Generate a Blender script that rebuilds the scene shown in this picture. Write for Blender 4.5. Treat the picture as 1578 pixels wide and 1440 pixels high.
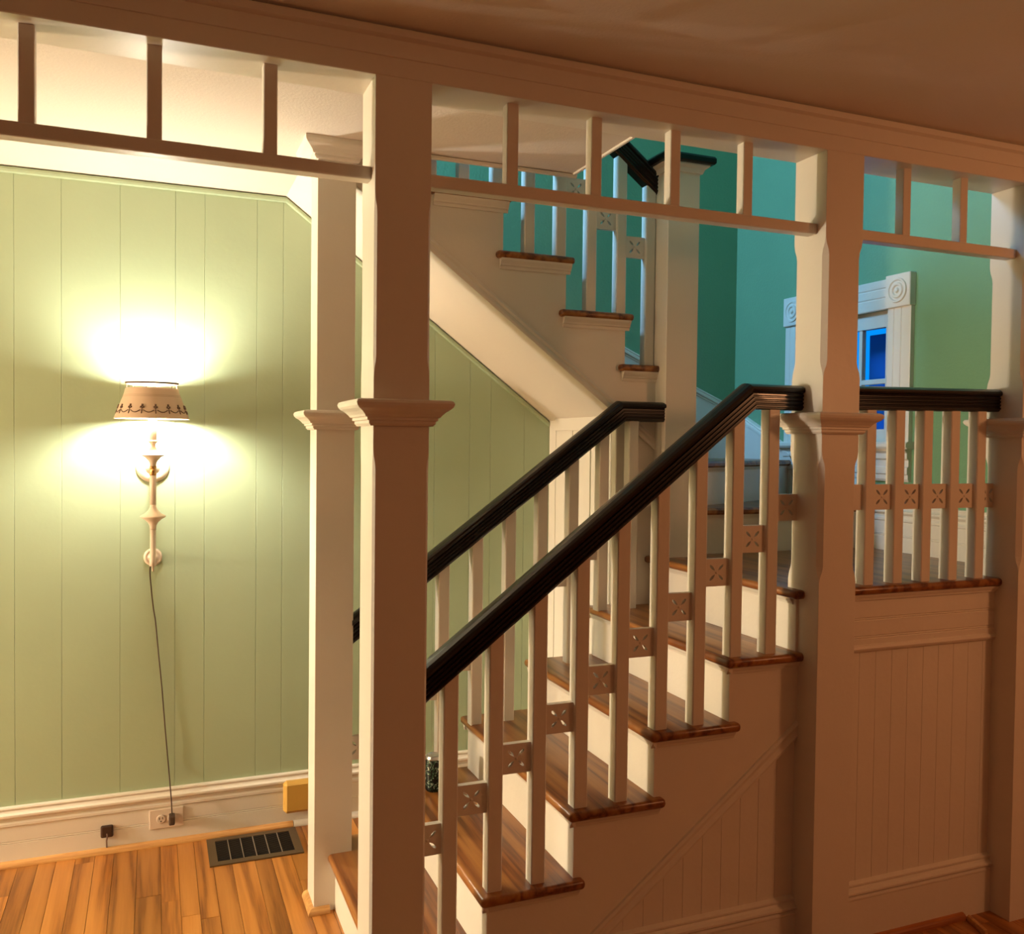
import bpy, bmesh, math, random
from mathutils import Vector, Matrix
from mathutils.geometry import tessellate_polygon

for o in list(bpy.data.objects):
    bpy.data.objects.remove(o)
scene = bpy.context.scene
C = scene.collection
random.seed(11)

# ------------------------------------------------------------------ camera
cam_data = bpy.data.cameras.new('camera')
cam = bpy.data.objects.new('camera', cam_data)
C.objects.link(cam)
cam_data.sensor_fit = 'HORIZONTAL'
cam_data.sensor_width = 36.0
cam_data.lens = 1376.08 / 1578.0 * 36.0
cam_data.clip_start = 0.05
R_ = Vector((0.92813202, -0.37207646, 0.01140492))
U_ = Vector((-0.00104612, 0.02803053, 0.99960652))
F_ = Vector((0.37224974, 0.92777875, -0.02562679))
M = Matrix.Identity(4)
for r in range(3):
    M[r][0], M[r][1], M[r][2] = R_[r], U_[r], -F_[r]
M.translation = Vector((-0.4851, -2.1004, 1.5725))
cam.matrix_world = M
scene.camera = cam

# ------------------------------------------------------------------ world, lights, exposure
scene.view_settings.view_transform = 'Standard'
scene.view_settings.look = 'None'
scene.view_settings.gamma = 1.0
scene.view_settings.exposure = 0.0
scene.view_settings.use_curve_mapping = False

world = bpy.data.worlds.new('dusk_sky')
scene.world = world
world.use_nodes = True
bg = world.node_tree.nodes['Background']
bg.inputs[0].default_value = (0.001, 0.30, 1.0, 1)       # blue hour sky outside the window
bg.inputs[1].default_value = 1.0


def point_light(name, loc, color, power, radius):
    d = bpy.data.lights.new(name, 'POINT')
    d.color = color
    d.energy = power
    d.shadow_soft_size = radius
    o = bpy.data.objects.new(name, d)
    o.location = loc
    C.objects.link(o)
    return o


def area_light(name, loc, target, color, power, sx, sy):
    d = bpy.data.lights.new(name, 'AREA')
    d.shape = 'RECTANGLE'
    d.size, d.size_y = sx, sy
    d.color = color
    d.energy = power
    o = bpy.data.objects.new(name, d)
    o.location = loc
    o.rotation_euler = (Vector(target) - Vector(loc)).to_track_quat('-Z', 'Y').to_euler()
    C.objects.link(o)
    return o


point_light('front_room_lamp', (2.75, -1.85, 1.95), (1.0, 0.43, 0.18), 33, 0.12)
point_light('front_room_fill', (-1.3, -3.3, 1.5), (1.0, 0.52, 0.36), 6, 0.15)  # unseen warm fill added to reach the landing wall and left faces
point_light('hall_lamp', (-5.0, 0.92, 1.6), (1.0, 0.86, 0.68), 600, 0.10)
area_light('upstairs_cool_light', (-0.8, 1.55, 3.75), (2.42, 1.7, 2.4), (0.25, 0.57, 1.0), 125, 0.9, 0.7)  # cool area light added upstairs to turn the well walls teal

# ------------------------------------------------------------------ materials
def new_mat(name):
    m = bpy.data.materials.new(name)
    m.use_nodes = True
    return m, m.node_tree.nodes, m.node_tree.links, m.node_tree.nodes['Principled BSDF']


def paint(name, col, rough=0.4, bump=0.08, scale=60.0, var=0.06, spec=0.4):
    m, N, L, B = new_mat(name)
    geo = N.new('ShaderNodeNewGeometry')
    n = N.new('ShaderNodeTexNoise')
    n.inputs['Scale'].default_value = 3.5
    n.inputs['Detail'].default_value = 6
    L.new(geo.outputs['Position'], n.inputs['Vector'])
    mx = N.new('ShaderNodeMix')
    mx.data_type = 'RGBA'
    mx.inputs['A'].default_value = tuple(c * (1 - var) for c in col) + (1,)
    mx.inputs['B'].default_value = tuple(min(1, c * (1 + var)) for c in col) + (1,)
    L.new(n.outputs['Fac'], mx.inputs['Factor'])
    L.new(mx.outputs['Result'], B.inputs['Base Color'])
    B.inputs['Roughness'].default_value = rough
    B.inputs['Specular IOR Level'].default_value = spec
    if bump:
        n2 = N.new('ShaderNodeTexNoise')
        n2.inputs['Scale'].default_value = scale
        n2.inputs['Detail'].default_value = 3
        L.new(geo.outputs['Position'], n2.inputs['Vector'])
        bp = N.new('ShaderNodeBump')
        bp.inputs['Strength'].default_value = bump
        bp.inputs['Distance'].default_value = 0.01
        L.new(n2.outputs['Fac'], bp.inputs['Height'])
        L.new(bp.outputs['Normal'], B.inputs['Normal'])
    return m


def wood(name, dark, mid, light, axis='Y', rough=0.32, freq=26.0, tone=0.5):
    """strongly grained varnished pine; grain runs along one world axis"""
    m, N, L, B = new_mat(name)
    geo = N.new('ShaderNodeNewGeometry')
    info = N.new('ShaderNodeObjectInfo')
    add = N.new('ShaderNodeMath'); add.operation = 'ADD'
    L.new(info.outputs['Random'], add.inputs[0])
    L.new(geo.outputs['Random Per Island'], add.inputs[1])
    fr = N.new('ShaderNodeMath'); fr.operation = 'FRACT'
    L.new(add.outputs[0], fr.inputs[0])
    off = N.new('ShaderNodeVectorMath'); off.operation = 'MULTIPLY_ADD'
    cmb = N.new('ShaderNodeCombineXYZ')
    for k in range(3):
        L.new(fr.outputs[0], cmb.inputs[k])
    off.inputs[1].default_value = (7.3, 11.1, 5.7)
    L.new(cmb.outputs[0], off.inputs[0])
    L.new(geo.outputs['Position'], off.inputs[2])
    mp = N.new('ShaderNodeMapping')
    sc = {'X': (0.5, 12, 12), 'Y': (12, 0.5, 12), 'Z': (12, 12, 0.5)}[axis]
    mp.inputs['Scale'].default_value = sc
    L.new(off.outputs[0], mp.inputs['Vector'])
    warp = N.new('ShaderNodeTexNoise')
    warp.inputs['Scale'].default_value = 1.1
    warp.inputs['Detail'].default_value = 2
    L.new(mp.outputs[0], warp.inputs['Vector'])
    ring = N.new('ShaderNodeMath'); ring.operation = 'MULTIPLY'
    ring.inputs[1].default_value = freq
    L.new(warp.outputs['Fac'], ring.inputs[0])
    sn = N.new('ShaderNodeMath'); sn.operation = 'SINE'
    L.new(ring.outputs[0], sn.inputs[0])
    mr = N.new('ShaderNodeMapRange')
    mr.inputs['From Min'].default_value = -1
    L.new(sn.outputs[0], mr.inputs['Value'])
    fine = N.new('ShaderNodeTexNoise')
    fine.inputs['Scale'].default_value = 14
    fine.inputs['Detail'].default_value = 5
    L.new(mp.outputs[0], fine.inputs['Vector'])
    mixf = N.new('ShaderNodeMath'); mixf.operation = 'MULTIPLY_ADD'
    mixf.inputs[1].default_value = 0.55
    half = N.new('ShaderNodeMath'); half.operation = 'MULTIPLY'
    half.inputs[1].default_value = 0.5
    L.new(fine.outputs['Fac'], half.inputs[0])
    L.new(mr.outputs[0], mixf.inputs[0])
    L.new(half.outputs[0], mixf.inputs[2])
    ramp = N.new('ShaderNodeValToRGB')
    e = ramp.color_ramp.elements
    e[0].position = 0.12; e[0].color = dark + (1,)
    e[1].position = 0.85; e[1].color = light + (1,)
    k = e.new(0.42); k.color = mid + (1,)
    L.new(mixf.outputs[0], ramp.inputs['Fac'])
    hsv = N.new('ShaderNodeHueSaturation')
    tv = N.new('ShaderNodeMapRange')
    tv.inputs['To Min'].default_value = 1.0 - tone * 0.5
    tv.inputs['To Max'].default_value = 1.0 + tone * 0.5
    L.new(fr.outputs[0], tv.inputs['Value'])
    L.new(tv.outputs[0], hsv.inputs['Value'])
    L.new(ramp.outputs[0], hsv.inputs['Color'])
    L.new(hsv.outputs[0], B.inputs['Base Color'])
    B.inputs['Roughness'].default_value = rough
    B.inputs['Specular IOR Level'].default_value = 0.5
    bp = N.new('ShaderNodeBump')
    bp.inputs['Strength'].default_value = 0.12
    bp.inputs['Distance'].default_value = 0.003
    L.new(mixf.outputs[0], bp.inputs['Height'])
    L.new(bp.outputs['Normal'], B.inputs['Normal'])
    return m


def plain(name, col, rough=0.5, metal=0.0, spec=0.5, coat=0.0):
    m, N, L, B = new_mat(name)
    B.inputs['Base Color'].default_value = col + (1,)
    B.inputs['Roughness'].default_value = rough
    B.inputs['Metallic'].default_value = metal
    B.inputs['Specular IOR Level'].default_value = spec
    B.inputs['Coat Weight'].default_value = coat
    return m


WHITE = paint('cream_trim_paint', (0.76, 0.70, 0.60), 0.36, 0.05, 55, 0.05)
CEIL = paint('ceiling_paint', (0.74, 0.66, 0.56), 0.75, 0.10, 140, 0.03, 0.2)
SAGE = paint('sage_panel_paint', (0.385, 0.475, 0.305), 0.38, 0.05, 45, 0.05)
TEAL = paint('teal_green_plaster', (0.18, 0.35, 0.19), 0.5, 0.15, 90, 0.08)
RISER = paint('worn_white_paint', (0.78, 0.72, 0.62), 0.4, 0.08, 40, 0.12)
PALE = paint('room_wall_paint', (0.62, 0.52, 0.40), 0.6, 0.1, 90, 0.05)
FLOOR = wood('floor_pine', (0.17, 0.055, 0.012), (0.38, 0.145, 0.028), (0.48, 0.20, 0.045), 'Y', 0.28, 20, 0.50)
TREAD = wood('tread_pine', (0.075, 0.018, 0.006), (0.24, 0.08, 0.02), (0.36, 0.15, 0.038), 'Y', 0.30, 26, 0.25)
NOSE = wood('dark_nosing_wood', (0.13, 0.035, 0.010), (0.34, 0.12, 0.03), (0.46, 0.20, 0.06), 'X', 0.30, 20, 0.25)
QUART = wood('quarter_round_pine', (0.45, 0.20, 0.06), (0.68, 0.38, 0.13), (0.78, 0.50, 0.20), 'X', 0.35, 10, 0.2)
RAIL = plain('black_varnish', (0.006, 0.0032, 0.0025), 0.28, 0, 0.4, 0.15)
GAP = plain('dark_gap', (0.05, 0.02, 0.008), 0.9)
METAL = plain('register_frame_metal', (0.13, 0.09, 0.05), 0.5, 0.5)
BLACKM = plain('register_grille_metal', (0.012, 0.010, 0.009), 0.5, 0.3)
BARM = plain('register_bar_metal', (0.26, 0.22, 0.18), 0.45, 0.5)
CREAMM = paint('cream_enamel', (0.70, 0.58, 0.44), 0.35, 0.0, 40, 0.03)
BRASS = plain('aged_brass', (0.45, 0.25, 0.09), 0.35, 0.9)
DARKBR = plain('shade_decoration_paint', (0.10, 0.05, 0.025), 0.6)
CORD = plain('brown_cord', (0.06, 0.032, 0.018), 0.6)
PLATE = paint('outlet_plate_paint', (0.72, 0.60, 0.48), 0.4, 0.0, 40, 0.02)
SLOT = plain('socket_slot', (0.02, 0.010, 0.008), 0.7)
YELLOW = paint('yellowed_paint', (0.62, 0.36, 0.07), 0.5, 0.12, 60, 0.12)
ALU = plain('can_aluminium', (0.7, 0.7, 0.68), 0.3, 1.0)

m, N, L, B = new_mat('can_print')
geo = N.new('ShaderNodeNewGeometry')
n = N.new('ShaderNodeTexNoise'); n.inputs['Scale'].default_value = 75; n.inputs['Detail'].default_value = 3
n.inputs['Distortion'].default_value = 1.5
L.new(geo.outputs['Position'], n.inputs['Vector'])
rp = N.new('ShaderNodeValToRGB')
e = rp.color_ramp.elements
e[0].position = 0.50; e[0].color = (0.008, 0.008, 0.008, 1)
e[1].position = 0.68; e[1].color = (0.55, 0.55, 0.48, 1)
k = e.new(0.57); k.color = (0.02, 0.10, 0.04, 1)
L.new(n.outputs['Fac'], rp.inputs['Fac'])
L.new(rp.outputs[0], B.inputs['Base Color'])
B.inputs['Roughness'].default_value = 0.3
B.inputs['Metallic'].default_value = 0.3
CANP = m

m, N, L, B = new_mat('window_glass')
B.inputs['Base Color'].default_value = (0.95, 0.98, 1, 1)
B.inputs['Roughness'].default_value = 0.0
B.inputs['Transmission Weight'].default_value = 1.0
B.inputs['IOR'].default_value = 1.02
GLASS = m

m, N, L, B = new_mat('bulb_glow')
B.inputs['Base Color'].default_value = (1, 0.9, 0.7, 1)
B.inputs['Emission Color'].default_value = (1.0, 0.92, 0.78, 1)
B.inputs['Emission Strength'].default_value = 1300
BULB = m

# ------------------------------------------------------------------ helpers
def link(name, me, mat, parent=None, smooth=False):
    o = bpy.data.objects.new(name, me)
    C.objects.link(o)
    if mat and not me.materials:
        me.materials.append(mat)
    if smooth:
        for p in me.polygons:
            p.use_smooth = True
    if parent is not None:
        attach(o, parent)
    return o


WLOC = {}


def attach(o, parent):
    o.parent = parent
    w = WLOC.get(parent.name, Vector((0, 0, 0)))
    o.matrix_parent_inverse = Matrix.Translation(-w)


def thing(name, label, cat, loc=(0, 0, 0), group=None, kind=None):
    o = bpy.data.objects.new(name, None)
    o.empty_display_size = 0.1
    C.objects.link(o)
    o.location = loc
    WLOC[o.name] = Vector(loc)
    return tag(o, label, cat, group, kind)


def tag(o, label, cat, group=None, kind=None):
    o['label'] = label
    if cat:
        o['category'] = cat
    if group:
        o['group'] = group
    if kind:
        o['kind'] = kind
    return o


def bm_box(bm, x0, x1, y0, y1, z0, z1):
    vs = [bm.verts.new((x, y, z)) for x in (x0, x1) for y in (y0, y1) for z in (z0, z1)]
    for f in ((0, 1, 3, 2), (4, 6, 7, 5), (0, 4, 5, 1), (2, 3, 7, 6), (0, 2, 6, 4), (1, 5, 7, 3)):
        bm.faces.new([vs[i] for i in f])


def fin(name, bm, mat, parent=None, bevel=0.0, seg=1, smooth=False):
    bmesh.ops.recalc_face_normals(bm, faces=bm.faces)
    if bevel:
        bmesh.ops.bevel(bm, geom=list(bm.edges), offset=bevel, segments=seg, affect='EDGES', profile=0.5)
    me = bpy.data.meshes.new(name)
    bm.to_mesh(me)
    bm.free()
    return link(name, me, mat, parent, smooth)


def box(name, x0, x1, y0, y1, z0, z1, mat, parent=None, bevel=0.0, seg=1):
    bm = bmesh.new()
    bm_box(bm, x0, x1, y0, y1, z0, z1)
    return fin(name, bm, mat, parent, bevel, seg)


def bm_prism(bm, pts, a, b, plane):
    """extrude polygon pts between a and b; plane 'XZ' along Y, 'YZ' along X, 'XY' along Z"""
    def P(p, t):
        return {'XZ': (p[0], t, p[1]), 'YZ': (t, p[0], p[1]), 'XY': (p[0], p[1], t)}[plane]
    lo = [bm.verts.new(P(p, a)) for p in pts]
    hi = [bm.verts.new(P(p, b)) for p in pts]
    n = len(pts)
    bm.faces.new(lo)
    bm.faces.new(hi[::-1])
    for i in range(n):
        j = (i + 1) % n
        bm.faces.new([lo[i], hi[i], hi[j], lo[j]])


def prism(name, pts, a, b, plane, mat, parent=None, bevel=0.0):
    bm = bmesh.new()
    bm_prism(bm, pts, a, b, plane)
    return fin(name, bm, mat, parent, bevel)


def bm_loft(bm, rings, cap=True):
    rs = [[bm.verts.new(p) for p in ring] for ring in rings]
    n = len(rs[0])
    for a, b in zip(rs, rs[1:]):
        for i in range(n):
            j = (i + 1) % n
            bm.faces.new([a[i], a[j], b[j], b[i]])
    if cap:
        bm.faces.new(rs[0][::-1])
        bm.faces.new(rs[-1])


def bm_lathe(bm, prof, cx, cy, seg=32, cap=True):
    """profile [(r, z)] turned round a vertical axis"""
    bm_loft(bm, [[(cx + r * math.cos(2 * math.pi * k / seg), cy + r * math.sin(2 * math.pi * k / seg), z)
                  for k in range(seg)] for r, z in prof], cap)


def bm_lathe_y(bm, prof, cx, cz, seg=32):
    """profile [(r, y)] turned round an axis along Y"""
    bm_loft(bm, [[(cx + r * math.cos(2 * math.pi * k / seg), y, cz + r * math.sin(2 * math.pi * k / seg))
                  for k in range(seg)] for r, y in prof])


def bm_tube(bm, pts, r, seg=8):
    pts = [Vector(p) for p in pts]
    rings = []
    for i, p in enumerate(pts):
        d = (pts[min(i + 1, len(pts) - 1)] - pts[max(i - 1, 0)]).normalized()
        a = d.orthogonal().normalized()
        if i and rings:
            a = (prev - d * prev.dot(d)).normalized()
        prev = a
        b = d.cross(a)
        rings.append([tuple(p + a * r * math.cos(2 * math.pi * k / seg) + b * r * math.sin(2 * math.pi * k / seg))
                      for k in range(seg)])
    bm_loft(bm, rings)


def bm_profile_run(bm, prof, path):
    """sweep a closed profile [(outward, up)] along straight runs; path entries (point, outward_vector, up_vector)"""
    rings = []
    for p, o, u in path:
        p, o, u = Vector(p), Vector(o), Vector(u)
        rings.append([tuple(p + o * a + u * b) for a, b in prof])
    bm_loft(bm, rings)


def molding_x(name, prof, x0, x1, y, z, mat, parent, side=-1):
    """straight moulding along X on a wall face at y; prof (outward, up)"""
    bm = bmesh.new()
    bm_profile_run(bm, prof, [((x0, y, z), (0, side, 0), (0, 0, 1)), ((x1, y, z), (0, side, 0), (0, 0, 1))])
    return fin(name, bm, mat, parent)


def molding_y(name, prof, y0, y1, x, z, mat, parent, side=-1):
    bm = bmesh.new()
    bm_profile_run(bm, prof, [((x, y0, z), (side, 0, 0), (0, 0, 1)), ((x, y1, z), (side, 0, 0), (0, 0, 1))])
    return fin(name, bm, mat, parent)


# ------------------------------------------------------------------ dimensions (metres)
W = 0.1385                     # post width
XB, XC = 1.3384, 2.1609        # left faces of the posts along the front
HB = 2.4425                    # underside of header beam
CZ = 2.56                      # ceiling
YL = 1.607                     # panelled wall with the sconce
YW = 1.93                      # back wall of the stair well
XR = 2.42                      # right wall of the stair well
RUN, RISE, X2 = 0.252, 0.19, 0.3105
UPZ = 2.836                    # upper floor
def nose(i):
    return X2 + (i - 2) * RUN
def soffit(x):
    return 1.712 - 0.750 * (x - 1.139)
X0S = 1.139 - (CZ - 1.712) / 0.750          # where the soffit meets the ceiling

# ------------------------------------------------------------------ room shell
floor = box('floor', -6.2, 4.6, -4.6, YW + .1, -0.06, -0.016, GAP)
tag(floor, 'varnished pine strip floor of the hall and front room', 'floor', kind='structure')

PW = 0.0655
bm_rest = bmesh.new()
xk = -6.2
zones = ((-1.45, 0.42, 0.45, 1.7), (1.45, 2.75, -0.55, 0.2))
while xk < 4.6:
    wv = PW * random.choice((0.92, 1.0, 1.0, 1.12, 1.25))
    y = -4.6 + random.random() * 0.8 - 0.8
    while y < YL:
        ln = random.uniform(0.7, 1.7)
        a, b = max(y, -4.6), min(y + ln, YL)
        y += ln
        if b - a < 0.05:
            continue
        args = (xk + 0.0007, xk + wv - 0.0007, a + 0.0007, b - 0.0007, -0.016, random.uniform(-0.0008, 0.0))
        if any(args[1] > q[0] and args[0] < q[1] and b > q[2] and a < q[3] for q in zones):
            box('plank', *args, FLOOR, floor)
        else:
            bm_box(bm_rest, *args)
    xk += wv
rest = fin('plank_field', bm_rest, FLOOR, floor)
rest['kind'] = 'stuff'

# ceilings and upper storey
bm = bmesh.new()
bm_box(bm, -6.2, 4.6, -4.6, 0.0, CZ, CZ + .25)
bm_box(bm, -6.2, 0.93, 0.0, 0.87, CZ, UPZ)
bm_box(bm, -6.2, X0S, 0.87, YW + .1, CZ, UPZ)
bm_box(bm, X0S - .001, 0.186, 0.869, 0.946, CZ, UPZ)
tag(fin('ceiling', bm, CEIL), 'cream plaster ceiling over the front room and hall', 'ceiling', kind='structure')
tag(box('ceiling_upstairs', -6.2, XR, 0.0, YW, 5.1, 5.2, CEIL), 'upstairs ceiling above the open stair well', 'ceiling', kind='structure')

wl = [(-6.2, 0), (1.2, 0), (1.2, soffit(1.2)), (X0S, CZ), (-6.2, CZ)]
wall_back = prism('wall_back', wl, YL + 0.006, YL + 0.05, 'XZ', SAGE)
tag(wall_back, 'sage green board panelled wall behind the sconce and stairs', 'wall', kind='structure')
gx = [-6.2] + [-6.0 + .21 * q for q in range(14)] + [-2.95, -2.7, -2.5, -2.3, -2.05, -1.8, -1.6, -1.4, -1.2, -1.08, -.959, -.804, -.604, -.408, -.300, -.103, -.001,
      .16, .32, .46, .64, .801, .899, 1.06, 1.2]
for a, b in zip(gx, gx[1:]):
    g = 0.0003
    a1, b1 = a + g, b - g
    def top(x):
        return min(CZ, soffit(x)) - 0.002
    pts = [(a1, 0.14), (b1, 0.14), (b1, top(b1))]
    if a1 < X0S < b1:
        pts.append((X0S, CZ - .002))
    pts.append((a1, top(a1)))
    prism('board', pts, YL, YL + 0.008, 'XZ', SAGE, wall_back, 0.0012)
# thin bead along the top edge of the panelling
bm = bmesh.new()
bp_ = [(0, 0), (0.010, 0.004), (0.012, 0.012), (0.010, 0.020), (0, 0.024)]
bm_profile_run(bm, bp_, [((-6.2, YL, CZ - .026), (0, -1, 0), (0, 0, 1)), ((X0S, YL, CZ - .026), (0, -1, 0), (0, 0, 1)),
                         ((1.18, YL, soffit(1.18) - .030), (0, -1, 0), (0, 0, 1.2))])
fin('edge_bead', bm, SAGE, wall_back)

tag(box('wall_well', -6.2, XR + .12, YW, YW + .12, 0, 5.2, TEAL), 'dark teal back wall of the stair well above the winders', 'wall', kind='structure')

# right wall of the well, with a real window opening
WY0, WY1, WZ0, WZ1 = 0.835, 1.368, 1.60, 2.165
bm = bmesh.new()
bm_box(bm, XR, XR + .12, W - .012, WY0, 0, 5.2)
bm_box(bm, XR, XR + .12, WY1, YW, 0, 5.2)
bm_box(bm, XR, XR + .12, WY0, WY1, 0, WZ0)
bm_box(bm, XR, XR + .12, WY0, WY1, WZ1, 5.2)
wall_right = fin('wall_right', bm, TEAL)
tag(wall_right, 'teal green plaster wall with the small window beside the landing', 'wall', kind='structure')
tag(box('wall_above_beam', 0.93, XR, 0.02, W - .01, HB + .06, 5.2, TEAL), 'wall above the header beam facing the well', 'wall', kind='structure')
tag(box('wall_upstairs_front', -6.2, 0.93, 0.02, W - .01, UPZ, 5.2, TEAL), 'upstairs wall on the room side', 'wall', kind='structure')
tag(box('wall_left', -6.3, -6.2, -4.6, YW + .12, 0, 5.2, PALE), 'plain painted wall at the far end of the hall', 'wall', kind='structure')
bm = bmesh.new()
bm_box(bm, XC + W, 4.7, 0.012, W - .01, 0, CZ)
tag(fin('wall_front_right', bm, PALE), 'painted wall continuing beside the end post', 'wall', kind='structure')
tag(box('wall_front_left', -6.2, -1.3, 0.012, W - .01, 0, CZ, PALE), 'painted wall beside the hall opening', 'wall', kind='structure')
tag(box('wall_room_side', 4.6, 4.7, -4.6, 0.02, 0, CZ, PALE), 'side wall of the front room', 'wall', kind='structure')
tag(box('wall_room_rear', -6.2, 4.7, -4.7, -4.6, 0, CZ, PALE), 'rear wall of the front room', 'wall', kind='structure')

# header beam
beam = thing('trim_1', 'cream painted header beam across the tops of the posts', 'beam', (0.7, 0.07, HB), kind='structure')
box('beam_board', -6.2, 4.6, 0.0, W, HB, CZ + .01, WHITE, beam, 0.002)
molding_x('crown_bead', [(0, 0), (0.012, 0.006), (0.014, 0.022), (0, 0.03)], -6.2, 4.6, 0.0, CZ - .03, WHITE, beam)
molding_x('picture_bead', [(0, 0), (0.004, 0.001), (0.004, 0.004), (0, 0.005)], -6.2, 4.6, 0.0, HB + .045, WHITE, beam)

# ------------------------------------------------------------------ baseboard and quarter rounds in the hall
bb = thing('baseboard_back', 'tall cream moulded baseboard below the sage wall', 'baseboard', (-0.6, YL, 0), kind='structure')
BPROF = [(0, 0), (0.018, 0), (0.018, 0.080), (0.0155, 0.082), (0.018, 0.084), (0.018, 0.087), (0.0155, 0.089), (0.018, 0.091),
         (0.018, 0.145), (0.0225, 0.149), (0.0225, 0.158), (0.018, 0.165), (0.018, 0.173), (0.024, 0.177), (0.030, 0.184),
         (0.030, 0.191), (0.020, 0.196), (0.014, 0.203), (0.014, 0.208), (0.018, 0.211), (0.016, 0.216), (0, 0.217)]
molding_x('baseboard_molding', BPROF, -6.2, 1.18, YL, 0, WHITE, bb)
QP = [(0, 0), (0.020, 0), (0.0195, 0.006), (0.0165, 0.012), (0.012, 0.0165), (0.006, 0.0195), (0, 0.020)]
t = molding_x('trim_2', QP, -6.2, 0.045, YL - .018, 0, QUART, None)
tag(t, 'honey coloured quarter round strip along the hall baseboard', 'molding', kind='structure')
t = molding_x('trim_3', QP, 0.047, 1.18, YL - .018, 0, WHITE, None)
tag(t, 'painted quarter round strip behind the back newel post', 'molding', kind='structure')

# ------------------------------------------------------------------ newel posts
def sq_ring(cx, cy, h, z, c):
    c = max(c, 0.0008)
    return [(cx - h, cy - h + c, z), (cx - h + c, cy - h, z), (cx + h - c, cy - h, z), (cx + h, cy - h + c, z),
            (cx + h, cy + h - c, z), (cx + h - c, cy + h, z), (cx - h + c, cy + h, z), (cx - h, cy + h - c, z)]


def sq_loft(name, cx, cy, h, prof, mat, parent):
    """square moulding: prof [(z, overhang)]"""
    bm = bmesh.new()
    bm_loft(bm, [[(cx - h - o, cy - h - o, z), (cx + h + o, cy - h - o, z), (cx + h + o, cy + h + o, z), (cx - h - o, cy + h + o, z)]
                 for z, o in prof])
    return fin(name, bm, mat, parent)


CAP = [(1.613, -0.002), (1.613, 0.008), (1.619, 0.013), (1.625, 0.013), (1.627, 0.018), (1.633, 0.018), (1.635, 0.023), (1.640, 0.026),
       (1.648, 0.034), (1.654, 0.043), (1.660, 0.048), (1.667, 0.050), (1.673, 0.047), (1.676, 0.040), (1.678, -0.002)]


def post(label, x, y, w, z0, z1, zones, ch=.014, cap=True, capital=False, dark_cap=False):
    t = thing('newel_post', label, 'post', (x + w / 2, y + w / 2, z0), 'stair posts')
    cx, cy, h = x + w / 2, y + w / 2, w / 2
    zs = [(z0, 0)]
    for a, b in zones:
        zs += [(a, 0), (a + .018, ch * .3), (a + .035, ch * .8), (a + .05, ch), (b - .05, ch), (b - .035, ch * .8), (b - .018, ch * .3), (b, 0)]
    zs.append((z1, 0))
    bm = bmesh.new()
    bm_loft(bm, [sq_ring(cx, cy, h, z, c) for z, c in zs])
    fin('shaft', bm, WHITE, t)
    if cap:
        sq_loft('cap_molding', cx, cy, h, CAP, WHITE, t)
    if capital:
        sq_loft('capital', cx, cy, h, [(2.497, -.002), (2.497, .006), (2.503, .012), (2.510, .012), (2.512, .018), (2.520, .022), (2.530, .031),
                                       (2.538, .040), (2.543, .044), (2.550, .046), (2.561, .046)], WHITE, t)
    if dark_cap:
        sq_loft('cap_molding', cx, cy, h, [(2.625, -.002), (2.625, .008), (2.640, .014), (2.650, .028), (2.655, .028), (2.657, -.002)], WHITE, t)
        sq_loft('cap_board', cx, cy, h, [(2.656, .020), (2.656, .040), (2.662, .045), (2.678, .045), (2.686, .040), (2.688, .010)], RAIL, t)
    return t


post('cream front newel post at the foot of the stairs with a moulded collar', 0.0, 0.0, W, 0, HB, [(0.22, 1.56), (1.73, 2.17)], .006)
post('cream back newel post with a capital against the hall ceiling', 0.0114, 0.8686, 0.126, 0, CZ, [], capital=True)
post('cream post where the lower flight meets the landing, black rails on both sides', XB, 0.0, W, 0, HB, [(1.17, 1.56), (1.78, 2.19)])
post('cream end post at the right end of the landing rail', XC, 0.0, W, 0, HB, [(1.17, 1.56), (1.78, 2.19)])
pd = post('tall cream centre newel post of the turning stair with a flat black top', XB, 0.8686, W, 0.9, 2.63, [], cap=False, dark_cap=True)
# plinth strips round the foot of the back post
bm = bmesh.new()
xa, ya = 0.0114, 0.8686
bm_profile_run(bm, QP, [((xa, ya + .126, 0), (-1, 0, 0), (0, 0, 1)), ((xa, ya, 0), (-1, -1, 0), (0, 0, 1)), ((xa + .052, ya, 0), (0, -1, 0), (0, 0, 1))])
tag(fin('trim_4', bm, QUART), 'honey coloured quarter round at the foot of the back newel', 'molding', kind='structure')

# ------------------------------------------------------------------ frieze screens under the beam
def frieze(label, x0, x1, spindles):
    t = thing('frieze_screen', label, 'screen', ((x0 + x1) / 2, 0.06, 2.2), 'frieze screens under the beam')
    box('bottom_rail', x0, x1, 0.038, 0.080, 2.205, 2.237, WHITE, t, 0.004, 2)
    for x in spindles:
        box('spindle', x, x + .032, 0.042, 0.076, 2.235, HB + .002, WHITE, t, 0.002)
    return t


frieze('frieze of short square spindles above the hall opening', -1.3, 0.002, (-1.252, -1.002, -.751, -.501, -.252))
frieze('frieze of four short square spindles above the lower flight', W - .002, XB + .002, (.351, .591, .835, 1.077))
frieze('frieze of two short square spindles above the landing', XB + W - .002, XC + .002, (1.673, 1.912))

# ------------------------------------------------------------------ lower flight
YF, YB_ = 0.06, 1.0            # tread ends
low = thing('lower_stair_flight', 'lower flight of varnished pine treads and white risers', 'stairs', (0.75, 0.5, 0))


def make_tread(x0, x1, y0, y1, z, parent, sx=1, name='tread'):
    bm = bmesh.new()
    bm_box(bm, x0, x1, y0, y1, z - .027, z)
    t = fin(name, bm, TREAD, parent, 0.0115, 3)
    for p in t.data.polygons:
        p.use_smooth = True
    return t


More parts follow.
